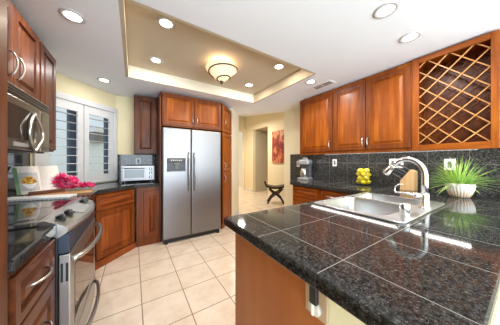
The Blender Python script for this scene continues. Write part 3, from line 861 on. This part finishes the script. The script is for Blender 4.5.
# ================================================================== sink
t = thing('kitchen_sink', 'stainless double-bowl sink set in the granite peninsula', 'sink', (0, 0, .9145))
SX0, SX1, SY0, SY1 = 1.19, 2.055, .368, .955
b1 = rrect(1.235, 1.675, .475, .915, .07); b2 = rrect(1.73, 2.01, .475, .915, .06)
m = MB(); m.slab(rrect(SX0, SX1, SY0, SY1, .05), [b1, b2], .0, .009, .003, 2); m.build('rim', sinksteel, t)
for bb, dep in ((b1, -.17), (b2, -.15)):
    cx = sum(p[0] for p in bb)/len(bb); cy = sum(p[1] for p in bb)/len(bb)
    def sc(k, z): return [(cx+(p[0]-cx)*k, cy+(p[1]-cy)*k, z) for p in bb]
    m = MB(); m.loft([sc(1, .008), sc(.985, -.006), sc(.96, dep+.03), sc(.92, dep+.006), sc(.86, dep), sc(.1, dep-.004)], cap1=True, smooth=True)
    bo = m.build('bowl', sinksteel, t)
    MB().lathe([(.045, dep+.004), (.04, dep-.001), (.02, dep-.002)], 20, c=(cx, cy, 0)).build('drain', chrome, bo)
fa = thing('kitchen_faucet', 'tall chrome gooseneck faucet with pull-down spout at the sink', 'faucet', (1.672, .402, .9237))
MB().lathe([(.033, 0), (.033, .006), (.026, .014), (.023, .06), (.023, .10), (.019, .105)], 24).build('base', chrome, fa)
sp_ = [(0, 0, .10), (0, 0, .17), (0, 0, .225)]
for k in range(1, 11):
    a_ = PI*k/10*.80; sp_.append((0, .098 - .098*math.cos(a_), .225 + .115*math.sin(a_)))
e = Vector(sp_[-1]); d0 = (Vector(sp_[-1]) - Vector(sp_[-2])).normalized()
MB().tube(sp_, [.019]*3 + [.0185]*10, 14).build('neck', chrome, fa)
MB().tube([e, e+d0*.01, e+d0*.03, e+d0*.07, e+d0*.085], [.0185, .021, .022, .026, .024], 14).build('spray_head', chrome, fa)
lv = MB().tube([(0, .015, .085), (0, .05, .087), (0, .06, .087)], [.02, .019, .018], 12).build('lever_hub', chrome, fa)
MB().tube([(0, .055, .087), (-.005, .075, .09), (-.01, .12, .093), (-.012, .155, .092)], [.009, .008, .007, .006], 10).tube([(-.012, .155, .09), (-.012, .168, .105), (-.012, .162, .135), (-.012, .14, .155), (-.012, .115, .158)], [.0055, .0045, .004, .004, .0035], 8).build('lever', chrome, lv)
tag(MB().lathe([(.024, 0), (.0265, .004), (.0265, .066), (.024, .073), (.001, .075)], 24).build('air_gap', chrome, loc=(1.372, .42, .9237), smooth=False), 'short chrome air gap cylinder on the sink deck', 'sink fitting')

# ================================================================== knife block
kb = thing('knife_block', 'pale wooden knife block behind the faucet', 'knife block', (2.71, .80, CT), -R90)
prof = [(-.06, 0), (.075, 0), (.075, .215), (.035, .235), (-.06, .10)]
m = MB(); m.prism([(p[0], p[1]) for p in prof], 'y', -.05, .05); m.build('block', blockwood, kb)
names = ['topmost black-handled knife in the block', 'second black-handled knife down in the block', 'third black-handled knife down in the block', 'lowest black-handled knife in the block']
dirv = Vector((-.82, 0, .57)).normalized()
for k in range(4):
    u = .12 + .25*k
    bx, bz = .035 + (-.06-.035)*u, .235 + (.10-.235)*u
    P = kb.matrix_basis @ Vector((0, 0, 0))
    kn = thing('kitchen_knife', names[k] + ' behind the faucet', 'knife', (2.71 + (-.02 if k % 2 else .02), .80 - bx, CT + bz), -R90, 'knives in the block')
    MB().tube([dirv*-.01, dirv*.02, dirv*.07, dirv*.115], [.009, .012, .011, .013], 8, flat=.7).build('knife_handle', knife_m, kn)
    MB().tube([dirv*-.012, dirv*.004], [.0125, .0125], 8, flat=.8).build('bolster', steel, kn)

# ================================================================== lemons in a glass vase
LX, LY = 2.70, 1.285
vs = thing('glass_vase', 'clear glass jar full of lemons by the backsplash', 'vase', (LX, LY, CT))
m = MB(); R_ = .092
m.lathe([(.001, .0), (R_, .0), (R_, .225), (R_-.004, .225), (R_-.004, .008), (.001, .008)], 36); m.build('vessel', clear, vs)
lm = MB(); lm.lathe([(.003, -.047), (.008, -.043), (.020, -.034), (.029, -.018), (.032, 0), (.029, .018), (.020, .034), (.008, .043), (.004, .048)], 18)
lp = lm.build('lemon', lemon_m); rl = random.Random(5)
pos = []
for lay in range(4):
    n_ = 4
    for k in range(n_):
        th = 2*PI*k/n_ + lay*PI/4 + .3; pos.append((.046*math.cos(th), .046*math.sin(th), .045 + lay*.052, th))
hei = ['bottom', 'second', 'third', 'top']; side = ['first', 'next', 'third', 'last']
for i, (x, y, z, th) in enumerate(pos):
    o = lp if i == 0 else lp.copy()
    if i: C.objects.link(o)
    o.location = (LX+x, LY+y, CT+z); o.rotation_euler = (PI/2 + rl.uniform(-.2, .2), rl.uniform(-.3, .3), th + PI/2)
    lay = i//4; front = x < 0; right = y < 0
    tag(o, 'yellow lemon in the %s layer of the glass jar, %s %s side' % (['lowest', 'second lowest', 'second highest', 'highest'][lay], 'front' if front else 'back', 'right' if right else 'left'), 'lemon', 'lemons in the jar')

# ================================================================== coffee maker
cm = thing('coffee_maker', 'silver and black coffee maker at the far end of the right counter', 'coffee maker', (2.66, 2.27, CT), -R90 + .35)
MB().box(-.10, .10, -.13, .12, 0, .035, .008).build('base', grey, cm)
MB().box(-.085, .085, .02, .12, .035, .33, .012).build('water_tank', darkgrey, cm)
MB().box(-.095, .095, -.12, .12, .27, .36, .018).build('brew_head', grey, cm)
MB().lathe([(.05, .36), (.045, .385), (.03, .40), (.02, .405)], 20, c=(0, -.01, 0)).build('lid', grey, cm)
cf = MB().lathe([(.055, .037), (.068, .06), (.07, .12), (.055, .17), (.05, .20)], 24, c=(0, -.055, 0)).build('carafe', steel_lt, cm)
MB().tube([(.04, -.09, .18), (.065, -.135, .17), (.065, -.14, .10), (.045, -.10, .075)], .008, 8).build('handle', black, cf)

# ================================================================== grass plant
gp = thing('potted_grass', 'bushy green grass plant in a ribbed cream pot', 'plant', (2.56, .375, CT))
m = MB(); m.lathe([(.052, 0), (.062, .003), (.078, .035), (.090, .078), (.094, .104), (.095, .124), (.090, .130), (.084, .124), (.082, .095), (.001, .093)], 156,
        mod=lambda th, h: 1 + (.022*math.cos(26*th) if .002 < h < .115 else 0)); m.build('pot', ceramic, gp)
MB().lathe([(.082, .100), (.05, .108), (.001, .110)], 24).build('soil', soil, gp)
rg = random.Random(11)
for nm, mat_, cnt in (('grass_blades', leaf_m, 130), ('pale_blades', leaf_y, 130)):
    m = MB()
    for k in range(cnt):
        th = rg.uniform(0, 2*PI); r0 = rg.uniform(0, .06); L = rg.uniform(.15, .30); el = rg.uniform(.35, 1.45) if k > 8 else .15
        dx, dy = math.cos(th), math.sin(th); p = Vector((r0*dx, r0*dy, .10)); w_ = rg.uniform(.002, .0038)
        v_ = Vector((dx*math.cos(el), dy*math.cos(el), math.sin(el)))
        sideV = Vector((-dy, dx, 0)); prev = None; nseg = 7
        for j in range(nseg+1):
            ww = w_*(1-(j/nseg)**1.6)+.0006
            cur = (m.b.verts.new(p + sideV*ww), m.b.verts.new(p + Vector((0, 0, -ww*.5))), m.b.verts.new(p - sideV*ww))
            if prev:
                for q_1 in (0, 1):
                    f = m.b.faces.new((prev[q_1], prev[q_1+1], cur[q_1+1], cur[q_1])); f.smooth = True
            prev = cur
            p = p + v_*(L/nseg); v_ = (v_ + Vector((0, 0, -.10 - .08*rg.random()))).normalized()
            if p.x > .26: p.x = .26
            if p.z < .03: break
    o = m.build(nm, mat_, gp); o['kind'] = 'stuff'

# ================================================================== switch plate on the peninsula
pl = thing('switch_plate', 'almond outlet plate with a black plug and round dial under the peninsula edge', 'switch plate', (.5075, .385, .80), -R90)
MB().box(-.042, .042, -.007, 0, -.06, .058, .003).build('cover_plate', almond, pl)
MB().box(-.014, .014, -.024, -.007, -.012, .058, .004).build('plug', black, pl)
k = MB().lathe([(.023, -.007), (.023, -.016), (.019, -.020), (.001, -.0205)], 24, axis='y').build('dial', dial_m, pl); k.location = (0, -.0, -.028)
MB().box(-.004, .004, -.026, -.02, -.017, .017, .001).build('dial_ridge', white_pl, k)

# ================================================================== hall furniture
bn = thing('bench_stool', 'dark wooden X-leg bench stool standing in the hall', 'stool', (3.60, 4.20, 0), math.radians(-38))
m = MB()
L = []
for k in range(13):
    u = k/12*2-1; x = .26*u; z = .43 + .05*u*u
    L.append([(x, -.19, z), (x, .19, z), (x, .19, z+.06), (x, -.19, z+.06)])
m.loft(L, cap0=True, cap1=True); m.build('seat', benchwood, bn)
for sx in (-1, 1):
    m = MB(); m.tube([(sx*.26, -.17, .48), (sx*.30, -.17, .56), (sx*.32, -.17, .62)], .018, 8); m.tube([(sx*.26, .17, .48), (sx*.30, .17, .56), (sx*.32, .17, .62)], .018, 8)
    m.tube([(sx*.32, -.19, .62), (sx*.32, .19, .62)], .022, 8); m.tube([(sx*.295, -.18, .55), (sx*.295, .18, .55)], .012, 8)
    m.build('arm', benchwood, bn)
for sy in (-.16, .16):
    for sx in (-1, 1):
        MB().tube([(sx*.20, sy, .44), (sx*.10, sy, .33), (-sx*.02, sy, .27), (-sx*.14, sy, .17), (-sx*.20, sy, .07), (-sx*.24, sy, .0)], [.024, .026, .028, .025, .024, .028], 8).build('leg', benchwood, bn)
MB().tube([(0, -.16, .27), (0, .16, .27)], .016, 8).build('stretcher', benchwood, bn)
pt = thing('painting', 'tall abstract red and gold painting on the hall wall', 'painting', (HX-.003, 4.86, 1.18), -R90)
MB().box(0, .85, -.035, 0, 0, 1.07, .002, 1).build('canvas', canvas, pt)
sw = outlet('white light switch inside the hall doorway', (HX+.898, 5.75, 1.12), -R90)
sw = tag(MB().box(-.05, .05, -.03, 0, -.09, .09, .004).build('thermostat', white_pl, loc=(HX+.899, 6.02, 1.68), rotz=-R90), 'small white wall chime box above the switch in the hall doorway', 'chime')
lamp('hall_lamp', (3.0, 5.3, 2.7), HALL_W, .3, (1, .93, .80))
lamp('hall_lamp_far', (3.0, 7.5, 2.2), HALL_W*.5, .3, (1, .70, .36))
